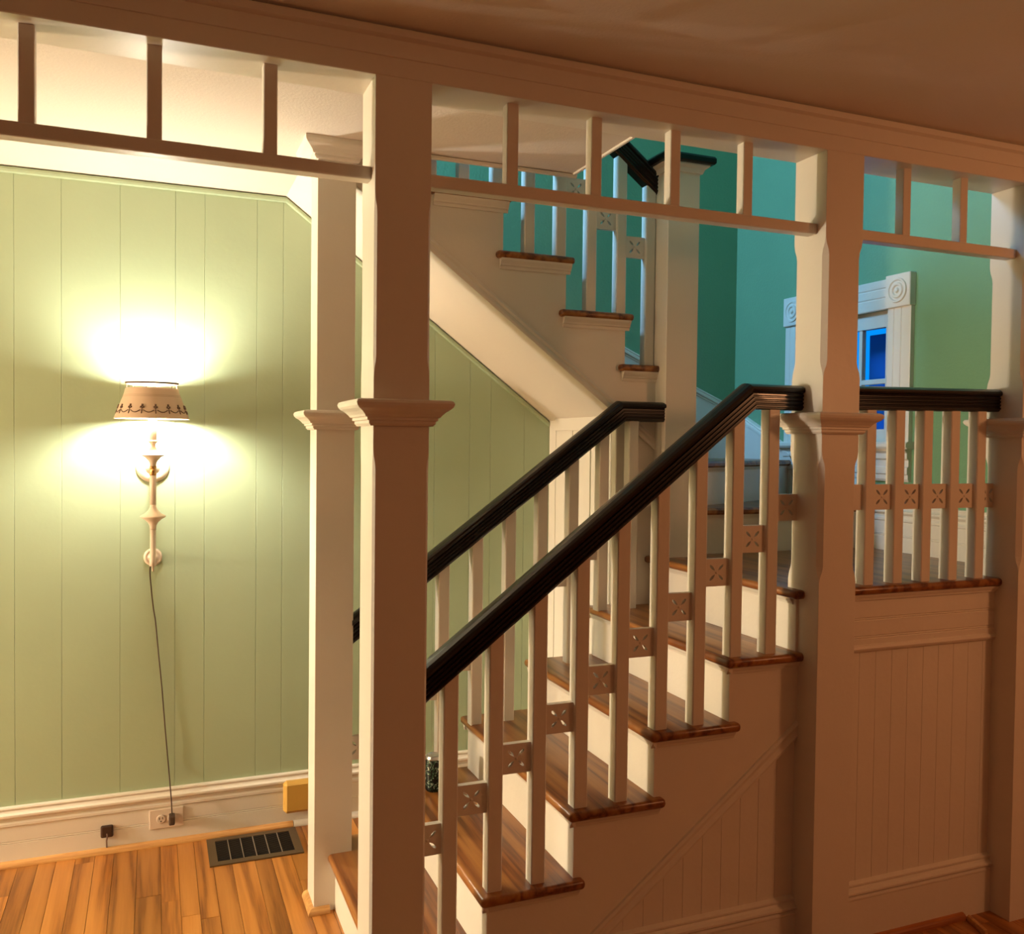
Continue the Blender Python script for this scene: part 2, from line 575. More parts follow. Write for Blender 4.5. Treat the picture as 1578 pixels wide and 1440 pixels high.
def poly_tread(pts, z, parent, name='tread'):
    """tread cut to a plan outline, so that it fits round the posts"""
    bm = bmesh.new()
    bm_prism(bm, pts, z - .027, z, 'XY')
    t = fin(name, bm, TREAD, parent, 0.0115, 3)
    for p in t.data.polygons:
        p.use_smooth = True
    return t


HS = .012                      # how far rounded tread edges are housed into the posts
PA1, PB0, PB1 = W - HS, 0.8686 + HS, 0.0114 + .126 - HS            # faces of the two foot newels
COVE = [(0, 0), (0.004, 0), (0.006, 0.006), (0.012, 0.014), (0.015, 0.020), (0, 0.020)]
for i in range(1, 6):
    z = i * RISE
    xn = nose(i)
    x1 = xn + RUN + .053
    cy0, cy1, cx0, cx1b, cx1f = 0.072, 0.988, xn + .010, xn + RUN + .040, xn + RUN + .040
    ry0, ry1 = 0.087, 0.973
    if i == 1:                  # fits between and behind the two foot newels
        tr = poly_tread([(xn, PA1), (PA1, PA1), (PA1, YF), (x1, YF), (x1, YB_), (PB1, YB_), (PB1, PB0), (xn, PB0)], z, low)
        cy0, cy1, cx0, ry0, ry1 = PA1, PB0, PA1, PA1, PB0
    elif i == 5:                # stops at the landing post and at the cupboard corner
        x1 = XB + HS
        tr = poly_tread([(xn, YF), (x1, YF), (x1, .960), (1.178, .960), (1.178, YB_), (xn, YB_)], z, low)
        cx1f, cx1b = XB + .001, 1.169
    else:
        tr = make_tread(xn, x1, YF, YB_, z, low)
    bm = bmesh.new()
    # cove under the nose and under the two open ends
    for yy, sd, ce in ((0.085, -1, cx1f), (0.975, 1, cx1b)):
        bm_profile_run(bm, COVE, [((cx0, yy, z - .047), (0, sd, 0), (0, 0, 1)), ((ce, yy, z - .047), (0, sd, 0), (0, 0, 1))])
    bm_profile_run(bm, COVE, [((xn + .024, cy0, z - .047), (-1, 0, 0), (0, 0, 1)), ((xn + .024, cy1, z - .047), (-1, 0, 0), (0, 0, 1))])
    fin('cove_molding', bm, WHITE, tr)
    box('riser', xn + .0235, xn + .044, ry0, ry1, z - RISE, z - .024, RISER, low, 0.001)

x6 = 1.316
def dline(x):                   # moulding that runs with the slope below the steps
    return 0.342 + 0.754 * (x - 0.848)
BASET = 0.175
xd = 0.848 + (BASET - 0.342) / 0.754
for yy0, yy1, nm, xe in ((0.085, 0.105, 'stringer', XB + .002), (0.955, 0.975, 'stringer', 1.170)):
    top = []
    for i in range(1, 6):
        top += [(max(nose(i) + .024, W - .005 if yy0 < .5 else PB1), i * RISE - .024),
                (min(nose(i + 1) + .024, xe), i * RISE - .024)]
    if yy0 < .5:
        pts = top + [(xe, dline(xe)), (xd, BASET), (xd, .05), (W - .005, .05)]
        prism(nm, pts, yy0, yy1, 'XZ', WHITE, low)
    else:
        prism(nm, top + [(xe, 0), (PB1, 0)], yy0, yy1, 'XZ', WHITE, low)

# spandrel panelling below the flight
sp = box('spandrel_backing', xd, XB + .01, 0.100, 0.106, 0.02, 0.9, WHITE, low)
# trim the backing to the slope
sp.data.clear_geometry()
bm = bmesh.new()
bm_prism(bm, [(xd + .05, BASET - .1), (XB + .002, BASET - .1), (XB + .002, dline(XB)), (xd + .05, BASET)], 0.101, 0.108, 'XZ')
bmesh.ops.recalc_face_normals(bm, faces=bm.faces)
bm.to_mesh(sp.data); bm.free()
x = XB
while x > xd + .03:
    a = max(x - .0655, xd + .02)
    prism('board', [(a + .0003, BASET - .02), (x - .0003, BASET - .02), (x - .0003, dline(x) + .004), (a + .0003, max(dline(a), BASET - .015) + .004)],
          0.093, 0.103, 'XZ', WHITE, sp, 0.0006)
    x = a if a > xd + .03 else 0
bm = bmesh.new()
DM = [(0, -.024), (.006, -.022), (.009, -.014), (.006, -.008), (.004, 0), (.007, .008), (.011, .014), (.008, .022), (0, .024)]
s = 1.25
bm_profile_run(bm, DM, [((xd - .01, 0.087, dline(xd - .01)), (0, -1, 0), (0, 0, s)), ((XB + .002, 0.087, dline(XB + .002)), (0, -1, 0), (0, 0, s))])
fin('slope_molding', bm, WHITE, low)
LBASE = [(0, 0), (.016, 0), (.016, .140), (.018, .143), (.018, .148), (.012, .153), (.016, .158), (.024, .163), (.024, .169), (.014, .174), (.010, .181),
         (.014, .186), (.014, .191), (0, .197)]
molding_x('base_molding', LBASE, W - .002, XB + .002, 0.093, 0, WHITE, low)

# ------------------------------------------------------------------ landing and winders
LZ = 6 * RISE
land = thing('stair_landing', 'square pine landing with panelled front and winding steps behind', 'stairs', (1.9, 0.5, 0))
DX0, DX1, DY0, DY1 = XB + HS, XB + W - HS, 0.8686 + HS, 0.8686 + W - HS     # faces of the centre newel
poly_tread([(XB + .018, PA1), (DX1, PA1), (DX1, YF), (XC + HS, YF), (XC + HS, PA1), (XR, PA1), (XR, .94), (DX1, .94), (DX1, DY0), (XB + .018, DY0)],
           LZ, land, 'landing_floor')
poly_tread([(x6 - .012, YF), (DX0, YF), (DX0, PA1), (XB + .041, PA1), (XB + .041, DY0), (DX0, DY0), (DX0, .960), (x6 - .012, .960)], LZ, land, 'landing_nosing')
bm = bmesh.new()
bm_profile_run(bm, COVE, [((x6 + .014, 0.10, LZ - .047), (-1, 0, 0), (0, 0, 1)), ((x6 + .014, 0.949, LZ - .047), (-1, 0, 0), (0, 0, 1))])
bm_profile_run(bm, COVE, [((XB + W - .002, 0.085, LZ - .047), (0, -1, 0), (0, 0, 1)), ((XC + .002, 0.085, LZ - .047), (0, -1, 0), (0, 0, 1))])
fin('cove_molding', bm, WHITE, land)
box('riser', x6 + .0135, XB + .001, 0.087, 0.951, LZ - RISE, LZ - .024, RISER, land, 0.001)
fp = box('front_panel', XB + W - .002, XC + .002, 0.100, 0.115, 0, LZ - .024, WHITE, land)
FASC = [(0, 0), (.004, 0), (.010, .006), (.013, .012), (.010, .020), (.004, .024), (.004, .040), (.001, .043), (.004, .046), (.001, .049), (.004, .052),
        (.004, .098), (.001, .101), (.004, .104), (.001, .107), (.004, .110), (.004, .188), (0, .188)]
molding_x('fascia', FASC, XB + W - .002, XC + .002, 0.091, 0.928, WHITE, land)
box('fascia_core', XB + W - .002, XC + .002, 0.090, 0.102, 0.93, LZ - .02, WHITE, land)
x = XB + W - .0235
while x < XC:
    b = min(x + .0665, XC + .002)
    x_ = max(x, XB + W - .002)
    prism('board', [(x_ + .0003, .17), (b - .0003, .17), (b - .0003, .945), (x_ + .0003, .945)], 0.093, 0.103, 'XZ', WHITE, fp, 0.0006)
    x += .0665
molding_x('base_molding', LBASE, XB + W - .002, XC + .002, 0.093, 0, WHITE, land)

# winders: three wedge steps turning round the centre newel
px_, py_ = XB + W / 2, 0.935
def ray(deg):
    a = math.radians(deg)
    dx, dy = math.cos(a), math.sin(a)
    tt = min((XR - px_) / dx if dx > 1e-6 else 1e9, (YW - py_) / dy if dy > 1e-6 else 1e9)
    return (px_ + dx * tt, py_ + dy * tt)
def leave_newel(deg, ox, oy):
    """where the riser line leaves the centre newel, and through which face"""
    a = math.radians(deg)
    dx, dy = math.cos(a), math.sin(a)
    t1 = (DX1 - px_ - ox) / dx
    t2 = (DY1 - py_ - oy) / dy if dy > 1e-6 else 1e9
    t_ = min(t1, t2)
    return (px_ + ox + dx * t_, py_ + oy + dy * t_), t1 <= t2, t_
def wedge(deg, back):
    """plan of the winder from the riser at deg round to 90 degrees, nose moved out by back"""
    a = math.radians(deg)
    ox, oy = math.sin(a) * back, -math.cos(a) * back
    e1 = ray(deg)
    p0, side, _ = leave_newel(deg, ox, oy)
    e = (min(e1[0] + ox, XR), min(e1[1] + oy, YW))
    pts = [p0, e]
    pts.append((XR, YW) if deg < 45 else (e[0], YW))
    pts += [(DX0 + .01, YW), (DX0 + .01, DY1)]
    if side:
        pts.append((DX1, DY1))
    return pts
for k, (deg, zt) in enumerate(((0, 1.325), (28, 1.51), (58, 1.695))):
    prism('winder_riser', wedge(deg, 0.0), zt - .186, zt - .024, 'XY', RISER, land)
    prism('winder_tread', wedge(deg, 0.028), zt - .027, zt, 'XY', TREAD, land, 0.008)
    a = math.radians(deg)
    e1 = ray(deg)
    nx, ny = math.sin(a), -math.cos(a)
    bm = bmesh.new()
    lt = leave_newel(deg, 0, 0)[2]
    bm_profile_run(bm, COVE, [((px_ + lt * math.cos(a), py_ + lt * math.sin(a), zt - .047), (nx, ny, 0), (0, 0, 1)),
                              ((e1[0] - .02, e1[1] - (.02 if deg > 45 else 0), zt - .047), (nx, ny, 0), (0, 0, 1))])
    fin('cove_molding', bm, WHITE, land)

# white skirting that follows the winders up the well walls
sk = thing('trim_5', 'white skirting with moulded top climbing the well walls beside the winders', 'skirting', (XR, YW, 1.5), kind='structure')
prism('skirt_board', [(1.3, 1.6), (XR, 1.3), (XR, 1.755), (2.185, 1.855), (1.3, 2.24)], YW - .018, YW + .002, 'XZ', WHITE, sk)
SKC = [(0, -.03), (.022, -.028), (.022, -.022), (.030, -.016), (.030, -.006), (.020, 0), (.024, .008), (.020, .014), (0, .018)]
bm = bmesh.new()
bm_profile_run(bm, SKC, [((1.3, YW, 2.25), (0, -1, 0), (0, 0, 1)), ((2.185, YW, 1.862), (0, -1, 0), (0, 0, 1)), ((XR, YW, 1.765), (0, -1, 0), (0, 0, 1))])
fin('skirt_cap', bm, WHITE, sk)
prism('skirt_board', [(YW, 1.13), (1.44, 1.13), (1.44, 1.53), (YW, 1.755)], XR - .018, XR + .002, 'YZ', WHITE, sk)
bm = bmesh.new()
bm_profile_run(bm, SKC, [((XR, YW, 1.765), (-1, 0, 0), (0, 0, 1)), ((XR, 1.44, 1.545), (-1, 0, 0), (0, 0, 1))])
fin('skirt_cap', bm, WHITE, sk)

prism('skirt_board', [(1.46, 1.31), (.915, 1.31), (.915, 1.436), (1.46, 1.436)], XR - .016, XR + .002, 'YZ', WHITE, sk)

# baseboard on the right wall of the landing
br = thing('baseboard_right', 'white baseboard on the green wall behind the landing balusters', 'baseboard', (XR, 0.5, LZ), kind='structure')
molding_y('baseboard_molding', BPROF, W - .01, .912, XR, LZ - .02, WHITE, br)

# ------------------------------------------------------------------ window beside the landing
win = thing('window_1', 'narrow white framed window with blue dusk panes and corner rosettes', 'window', (XR, 1.1, WZ0), kind='structure')
FL = [(0, 0), (.020, 0), (.022, .004), (.022, .044), (.019, .047), (.019, .050), (.022, .053), (.022, .084), (.019, .087), (.019, .090), (.022, .093), (.022, .122), (.020, .126), (0, .126)]
for y0 in (WY0 - .126, WY1):
    bm = bmesh.new()
    bm_profile_run(bm, FL, [((XR, y0, 1.595), (-1, 0, 0), (0, 1, 0)), ((XR, y0, 2.166), (-1, 0, 0), (0, 1, 0))])
    fin('side_casing', bm, WHITE, win)
    rb = box('rosette_block', XR - .034, XR + .002, y0 - .004, y0 + .130, 2.162, 2.300, WHITE, win, 0.003)
    bm = bmesh.new()
    cyy, czz = y0 + .063, 2.231
    pr = [(.052, 0), (.050, .006), (.044, .006), (.040, .001), (.034, .001), (.030, .007), (.022, .007), (.018, .001), (.012, .002), (.008, .009), (.001, .011)]
    bm_loft(bm, [[(XR - .034 - d, cyy + r * math.cos(2 * math.pi * q / 32), czz + r * math.sin(2 * math.pi * q / 32)) for q in range(32)] for r, d in pr])
    fin('rosette', bm, WHITE, rb)
bm = bmesh.new()
bm_profile_run(bm, FL, [((XR, WY0, 2.164), (-1, 0, 0), (0, 0, 1)), ((XR, WY1, 2.164), (-1, 0, 0), (0, 0, 1))])
fin('head_casing', bm, WHITE, win)
molding_y('sill', [(0, 0), (.05, 0), (.058, .010), (.058, .022), (.05, .030), (0, .030)], WY0 - .15, WY1 + .15, XR, 1.570, WHITE, win)
molding_y('apron', [(0, 0), (.012, .002), (.018, .012), (.018, .030), (.024, .034), (.024, .060), (.016, .066), (.016, .092), (.026, .098), (.026, .120), (.036, .13), (.036, .14), (0, .14)],
          WY0 - .126, WY1 + .126, XR, 1.432, WHITE, win)
XS = XR + .012
sash = box('sash_frame', XS, XS + .035, WY0 - .002, WY0 + .040, WZ0 - .002, WZ1 + .002, WHITE, win)
box('sash_stile', XS, XS + .035, WY1 - .040, WY1 + .002, WZ0 - .002, WZ1 + .002, WHITE, win)
box('sash_rail', XS + .001, XS + .034, WY0 + .038, WY1 - .038, WZ1 - .070, WZ1 + .002, WHITE, win)
box('sash_rail', XS + .001, XS + .034, WY0 + .038, WY1 - .038, WZ0 - .002, WZ0 + .055, WHITE, win)
ys = [WY0 + .040, WY0 + .195, WY1 - .195, WY1 - .040]
zs = [WZ0 + .055, 1.863, WZ1 - .070]
for yy in ys[1:3]:
    box('muntin', XS + .006, XS + .030, yy - .010, yy + .010, WZ0 + .05, WZ1 - .065, WHITE, win, 0.002)
box('muntin', XS + .007, XS + .029, WY0 + .038, WY1 - .038, 1.852, 1.874, WHITE, win, 0.002)
for a, b in zip(ys, ys[1:]):
    for c, d in zip(zs, zs[1:]):
        box('pane', XS + .016, XS + .019, a - .004, b + .004, c - .004, d + .004, GLASS, win)
# invented blue panel outside the glass, darkens part of the dusk view
OUTBLUE = plain('outside_panel_blue', (0.01, 0.22, 0.85), 0.6)
box('outside_blue_panel', XR + .20, XR + .22, 0.30, 1.165, 1.25, 2.098, OUTBLUE, win)

# ------------------------------------------------------------------ upper flight
up = thing('upper_stair_flight', 'upper flight climbing leftward above a sloping cream soffit', 'stairs', (0.7, 1.4, 1.7))
UT = {10: (1.482, 1.885), 11: (1.228, 2.078), 12: (0.974, 2.273), 13: (0.720, 2.475), 14: (0.466, 2.665)}
YS = 0.945
top = []
order = [10, 11, 12, 13, 14]
for k, i in enumerate(order):
    xn, z = UT[i]
    nx = UT[order[k + 1]][0] if k < 4 else 0.212
    top += [(min(xn - .028, XB + .002), z - .024), (nx - .028, z - .024)]
top += [(.184, UPZ - .02), (PB1, UPZ - .02), (PB1, soffit(PB1))]
prism('stringer', top + [(XB + .002, soffit(XB + .002))], YS, YS + .02, 'XZ', WHITE, up)
bm = bmesh.new()
plan = [(X0S - .004, .8686 + .125), (PB1, .8686 + .125), (PB1, YS + .001), (1.30, YS + .001), (1.30, YW), (X0S - .004, YW)]
lo_ = [bm.verts.new((a, b, soffit(a))) for a, b in plan]
hi_ = [bm.verts.new((a, b, soffit(a) + .03)) for a, b in plan]
bm.faces.new(lo_[::-1])
bm.faces.new(hi_)
for q in range(6):
    bm.faces.new([lo_[q], lo_[(q + 1) % 6], hi_[(q + 1) % 6], hi_[q]])
fin('soffit', bm, CEIL, up)
for k, i in enumerate(order):
    xn, z = UT[i]
    nx = UT[order[k + 1]][0] if k < 4 else 0.212
    if k:
        tr = make_tread(nx - .056, xn, YS - .027, YW, z, up)
    else:                       # first upper tread is cut round the centre newel
        tr = poly_tread([(nx - .056, YS - .027), (DX0, YS - .027), (DX0, DY1), (xn, DY1), (xn, YW), (nx - .056, YW)], z, up)
    bm = bmesh.new()
    C2 = [(0, 0), (.005, 0), (.006, .010), (.011, .013), (.012, .018), (.020, .030), (.022, .038), (0, .038)]
    bm_profile_run(bm, C2, [((nx - .040, YS, z - .064), (0, -1, 0), (0, 0, 1)), ((min(xn - .012, XB + .001), YS, z - .064), (0, -1, 0), (0, 0, 1))])
    fin('cove_molding', bm, WHITE, tr)
    box('riser', xn - .046, xn - .026, YS + .02 if k else DY1, YW, z - .192, z - .024, RISER, up)
box('riser', .155, .175, YS + .02, YW, 2.645, UPZ - .02, RISER, up)
box('upper_floor_nosing', X0S - .001, .205, YS + .0005, YW, UPZ - .027, UPZ, TREAD, up)
bm = bmesh.new()
SM = [(0, -.006), (.006, -.004), (.008, .004), (.006, .012), (.003, .018), (.007, .026), (.004, .034), (0, .036)]
bm_profile_run(bm, SM, [((PB1, YS, soffit(PB1)), (0, -1, 0), (0, 0, 1.25)), ((XB + .001, YS, soffit(XB)), (0, -1, 0), (0, 0, 1.25))])
fin('slope_molding', bm, WHITE, up)

# edge trim of the ceiling opening, in front of the upper balusters
we = thing('trim_6', 'cream nosing round the edge of the ceiling opening', 'molding', (0.5, 0.87, CZ), kind='structure')
box('edge_board', .184, .935, .868, .882, CZ - .012, UPZ, WHITE, we, 0.003)
box('edge_board', .928, .942, W, .882, CZ - .006, UPZ, WHITE, we, 0.003)
molding_x('edge_bead', [(0, 0), (.008, .004), (.010, .012), (0, .018)], X0S, .945, .868, CZ - .016, WHITE, we)

# cupboard wall under the upper flight
cp = thing('understair_cupboard', 'white boarded cupboard end under the low part of the soffit', 'cupboard', (1.19, 1.25, 0))
XCW = 1.182
prism('backing', [(.96, 0), (YL, 0), (YL, soffit(1.19)), (.96, soffit(1.19))], XCW + .008, XCW + .03, 'YZ', SAGE, cp)
for a, b in ((.98, 1.008), (1.012, 1.186), (1.194, 1.36), (1.364, 1.53), (1.534, 1.605)):
    box('board', XCW, XCW + .012, a + .0015, b - .0015, 0.0, soffit(1.18) + .004, WHITE, cp, 0.0015)
box('top_rail', XCW - .012, XCW + .002, .955, 1.52, soffit(1.18) - .048, soffit(1.18) + .006, WHITE, cp, 0.002)
box('corner_post', XCW - .014, XCW + .034, .946, .985, 0.0, soffit(1.19) + .01, WHITE, cp, 0.003)
prism('side_panel', [(XCW + .03, .5), (XB + .001, .5), (XB + .001, soffit(XB) + .003), (XCW + .03, soffit(XCW + .03) + .003)], .950, .968, 'XZ', WHITE, cp)

# ------------------------------------------------------------------ balustrades
def block_mesh(w, h, d):
    """spacer block pierced by four petals in a cross, origin at its centre"""
    outer = [Vector((-w / 2, -h / 2, 0)), Vector((w / 2, -h / 2, 0)), Vector((w / 2, h / 2, 0)), Vector((-w / 2, h / 2, 0))]
    loops = [outer]
    r0, r1, wd = .0075, .0330, .0042
    for q in range(4):
        a = math.radians(45 + 90 * q)
        u, v = Vector((math.cos(a), math.sin(a), 0)), Vector((-math.sin(a), math.cos(a), 0))
        loops.append([u * r0, u * (r0 + .006) - v * wd * .6, u * (r0 + .012) - v * wd, u * (r1 - .004) - v * wd * .8, u * r1,
                      u * (r1 - .004) + v * wd * .8, u * (r0 + .012) + v * wd, u * (r0 + .006) + v * wd * .6])
    flat = [p for l in loops for p in l]
    tris = tessellate_polygon(loops)
    verts = [(p.x, -d / 2, p.y) for p in flat] + [(p.x, d / 2, p.y) for p in flat]
    n = len(flat)
    faces = [t for t in tris] + [tuple(i + n for i in t[::-1]) for t in tris]
    s = 0
    for l in loops:
        for i in range(len(l)):
            j = (i + 1) % len(l)
            faces.append((s + i, s + j, s + j + n, s + i + n))
        s += len(l)
    # small round stud in the middle
    bm = bmesh.new()
    vv = [bm.verts.new(v) for v in verts]
    for f in faces:
        try:
            bm.faces.new([vv[i] for i in f])
        except ValueError:
            pass
    bmesh.ops.recalc_face_normals(bm, faces=bm.faces)
    rings = []
    for r, y in ((.0042, -d / 2 + .001), (.0042, -d / 2 - .001), (.0025, -d / 2 - .0025), (.0004, -d / 2 - .003)):
        rings.append([(r * math.cos(k * math.pi / 4), y, r * math.sin(k * math.pi / 4)) for k in range(8)])
    bm_loft(bm, rings)
    me = bpy.data.meshes.new('spacer_block')
    bm.to_mesh(me); bm.free()
    me.materials.append(WHITE)
    return me


def rail_profile():
    half = [(0.0, 0.0), (0.020, 0.0), (0.026, 0.004)]
    for k in range(4):
        z = 0.006 + k * 0.012
        half += [(0.026, z), (0.030, z + .003), (0.030, z + .007), (0.026, z + .010)]
    half += [(0.027, 0.055), (0.034, 0.058), (0.036, 0.064), (0.034, 0.071), (0.026, 0.077), (0.012, 0.081)]
    left = [(-a, b) for a, b in half[1:]][::-1]
    return [(a, b * .94) for a, b in half + [(0.0, 0.082)] + left]


RP = rail_profile()


def handrail(parent, yc, path):
    """path [(x, z_bottom)]"""
    bm = bmesh.new()
    runs = []
    n = len(path)
    for i, (x, z) in enumerate(path):
        d0 = Vector((path[i][0] - path[i - 1][0], path[i][1] - path[i - 1][1])).normalized() if i else None
        d1 = Vector((path[i + 1][0] - path[i][0], path[i + 1][1] - path[i][1])).normalized() if i < n - 1 else None
        if d0 is None or d1 is None:
            d = d1 or d0
            up_ = Vector((0, 0, 1)) / abs(d.x)
        else:
            n0, n1 = Vector((-d0.y, d0.x)), Vector((-d1.y, d1.x))
            if n0.y < 0: n0 = -n0
            if n1.y < 0: n1 = -n1
            m_ = (n0 + n1).normalized()
            m_ = m_ / m_.dot(n0)
            up_ = Vector((m_.x, 0, m_.y))
        runs.append(((x, yc, z), (0, -1, 0), up_))
    bm_profile_run(bm, RP, runs)
    return fin('handrail', bm, RAIL, parent)


BAL = {}
def baluster(parent, x, yc, z0, z1):
    key = round(z1 - z0, 3)
    if key not in BAL:
        bm = bmesh.new()
        bm_box(bm, -.0205, .0205, -.021, .021, 0, key)
        bmesh.ops.recalc_face_normals(bm, faces=bm.faces)
        bmesh.ops.bevel(bm, geom=[e for e in bm.edges if abs(e.verts[0].co.z - e.verts[1].co.z) > .01], offset=.003, segments=1, affect='EDGES')
        me = bpy.data.meshes.new('baluster')
        bm.to_mesh(me); bm.free()
        me.materials.append(WHITE)
        BAL[key] = me
    o = link('baluster', BAL[key], None, parent)
    o.location = (x, yc, z0)
    return o


BLK = {}
def block(parent, x0, x1, yc, zc):
    w = round(x1 - x0, 3)
    if w not in BLK:
        BLK[w] = block_mesh(w, .081, .018)
    o = link('spacer_block', BLK[w], None, parent)
    o.location = ((x0 + x1) / 2, yc, zc)
    return o


YBF = 0.111
# --- front rail of the lower flight
fb = thing('stair_balustrade', 'front balustrade of the lower flight, fluted black rail rising between two posts', 'balustrade', (0.75, YBF, 0.2), 'stair balustrades')
SL = 0.774
zb_flat, xbend = 1.684, 1.170
zl = lambda x: zb_flat - SL * (xbend - x)
handrail(fb, YBF, [(W - .004, zl(W - .004)), (xbend, zb_flat), (XB + .003, zb_flat)])
xs = [0.358 + 0.126 * k for k in range(-1, 8)]
for x in xs:
    i = max(j for j in range(1, 6) if nose(j) + .012 <= x)
    z0 = i * RISE - .003
    zt = (zl(x) + .02) if x < xbend else zb_flat + .012
    baluster(fb, x, YBF, z0, zt)
edges = [W - .001] + sum([[x - .0205, x + .0205] for x in xs], []) + [XB + .001]
for a, b in zip(edges[0::2], edges[1::2]):
    xm = (a + b) / 2
    block(fb, a - .001, b + .001, YBF + .002, 0.6315 + .754 * (xm - .295))

# --- landing rail
lb = thing('stair_balustrade', 'level balustrade along the landing, straight fluted black rail', 'balustrade', (1.8, YBF, LZ), 'stair balustrades')
handrail(lb, YBF, [(XB + W - .003, 1.690), (XC + .003, 1.700)])
xs = [1.614 + .1188 * k for k in range(5)]
for x in xs:
    baluster(lb, x, YBF, LZ - .003, 1.706)
edges = [XB + W - .001] + sum([[x - .0205, x + .0205] for x in xs], []) + [XC + .001]
for a, b in zip(edges[0::2], edges[1::2]):
    block(lb, a - .001, b + .001, YBF + .002, 1.417)

# --- back rail of the lower flight
YBB = 0.901
kb = thing('stair_balustrade', 'back balustrade of the lower flight, black rail ending at the centre newel', 'balustrade', (0.75, YBB, 0.2), 'stair balustrades')
zbf, xbb = 1.664, 1.172
zk = lambda x: zbf - .748 * (xbb - x)
handrail(kb, YBB, [(0.134, zk(.134)), (xbb, zbf), (XB + .003, zbf)])
xs = [.210 + .125 * k for k in range(0, 9)]
for x in xs:
    i = max(j for j in range(1, 6) if nose(j) - .005 <= x)
    zt = (zk(x) + .02) if x < xbb else zbf + .012
    baluster(kb, x, YBB, i * RISE - .003, zt)
edges = [.136] + sum([[x - .0205, x + .0205] for x in xs], []) + [XB + .001]
for a, b in zip(edges[0::2], edges[1::2]):
    xm = (a + b) / 2
    block(kb, a - .001, b + .001, YBB + .002, 0.6315 + .754 * (xm - .295))

# --- upper flight rail
YBU = 0.978
ub = thing('stair_balustrade', 'upper balustrade on the climbing flight, black rail falling to the centre newel', 'balustrade', (1.0, YBU, 1.9), 'stair balustrades')
zu = lambda x: 2.566 + .758 * (1.322 - x)
handrail(ub, YBU, [(0.30, zu(0.30)), (XB + .003, zu(XB + .003))])
xs = [1.316 - .1285 * k for k in range(9)]
for x in xs:
    i = max(j for j in UT if UT[j][0] - .012 >= x)
    baluster(ub, x, YBU, UT[i][1] - .003, zu(x) + .015)
edges = sum([[x + .0205, x - .0205] for x in xs], [])[1:-1]
for b, a in zip(edges[0::2], edges[1::2]):
    xm = (a + b) / 2
    block(ub, a - .001, b + .001, YBU + .002, 2.347 + .758 * (1.248 - xm))

# ------------------------------------------------------------------ wall sconce
sc = thing('wall_sconce', 'cream enamel wall lamp, painted metal shade, lit, on the sage wall', 'lamp', (-0.489, YL, 1.45))
SX, SY = -0.491, YL - .155
bm = bmesh.new()
prof = [(.090, 1.762), (.092, 1.757), (.095, 1.745), (.096, 1.741), (.1285, 1.655), (.1305, 1.650), (.1295, 1.650), (.1275, 1.655), (.095, 1.7405), (.0935, 1.745), (.0905, 1.757), (.0885, 1.762)]
seg = 48
rs = [[bm.verts.new((SX + r * math.cos(2 * math.pi * k / seg), SY + r * math.sin(2 * math.pi * k / seg), z)) for k in range(seg)] for r, z in prof]
rs.append(rs[0])
for a, b in zip(rs, rs[1:]):
    for k in range(seg):
        bm.faces.new([a[k], a[(k + 1) % seg], b[(k + 1) % seg], b[k]])
shade = fin('shade', bm, paint('tan_shade_enamel', (0.50, 0.35, 0.23), 0.45, 0, 40, 0.03), sc, smooth=True)
# bright open collar above the shade: thin ring on wires
bm = bmesh.new()
rs = [[bm.verts.new((SX + r * math.cos(2 * math.pi * k / seg), SY + r * math.sin(2 * math.pi * k / seg), z)) for k in range(seg)]
      for r, z in ((.0905, 1.7765), (.0925, 1.7835), (.0885, 1.7835), (.0885, 1.7765))]
rs.append(rs[0])
for a, b in zip(rs, rs[1:]):
    for k in range(seg):
        bm.faces.new([a[k], a[(k + 1) % seg], b[(k + 1) % seg], b[k]])
fin('shade_rim', bm, DARKBR, shade)
for k in range(6):
    a = 2 * math.pi * k / 6 + .3
    bm = bmesh.new()
    bm_tube(bm, [(SX + .0895 * math.cos(a), SY + .0895 * math.sin(a), 1.760), (SX + .0895 * math.cos(a), SY + .0895 * math.sin(a), 1.781)], .0012, 6)
    fin('rim_post', bm, DARKBR, shade)
# bands and swags painted round the shade (thin raised enamel)
def shade_r(z):
    return .096 + (.1285 - .096) * (1.741 - z) / (1.741 - 1.655)
def on_shade(a, z, lift=.0008):
    r = shade_r(z) + lift
    return (SX + r * math.cos(a), SY + r * math.sin(a), z)
for z in (1.736, 1.731):
    bm = bmesh.new()
    bm_tube(bm, [on_shade(2 * math.pi * k / 48, z, .0) for k in range(49)], .0009, 5)
    fin('painted_band', bm, plain('band_paint', (.40, .28, .17), .5), shade)
nsw = 16
for s_ in range(nsw):
    a0 = 2 * math.pi * s_ / nsw - math.pi / 2 + .10
    a1 = a0 + 2 * math.pi / nsw
    bm = bmesh.new()
    bm_tube(bm, [on_shade(a0 + (a1 - a0) * (.12 + .76 * q / 8), 1.6800 - .0080 * math.sin(math.pi * q / 8)) for q in range(9)], .0017, 5)
    # flower and tassel
    for da, dz, r in ((0, 1.697, .0036), (-.040, 1.690, .0030), (.040, 1.690, .0030), (0, 1.686, .0022)):
        bm_tube(bm, [on_shade(a0 + da, dz - r, .0004), on_shade(a0 + da, dz + r, .0004)], r, 6)
    bm_tube(bm, [on_shade(a0, 1.682, .0004), on_shade(a0, 1.667, .0004)], .0020, 5)
    fin('painted_swag', bm, DARKBR, shade)
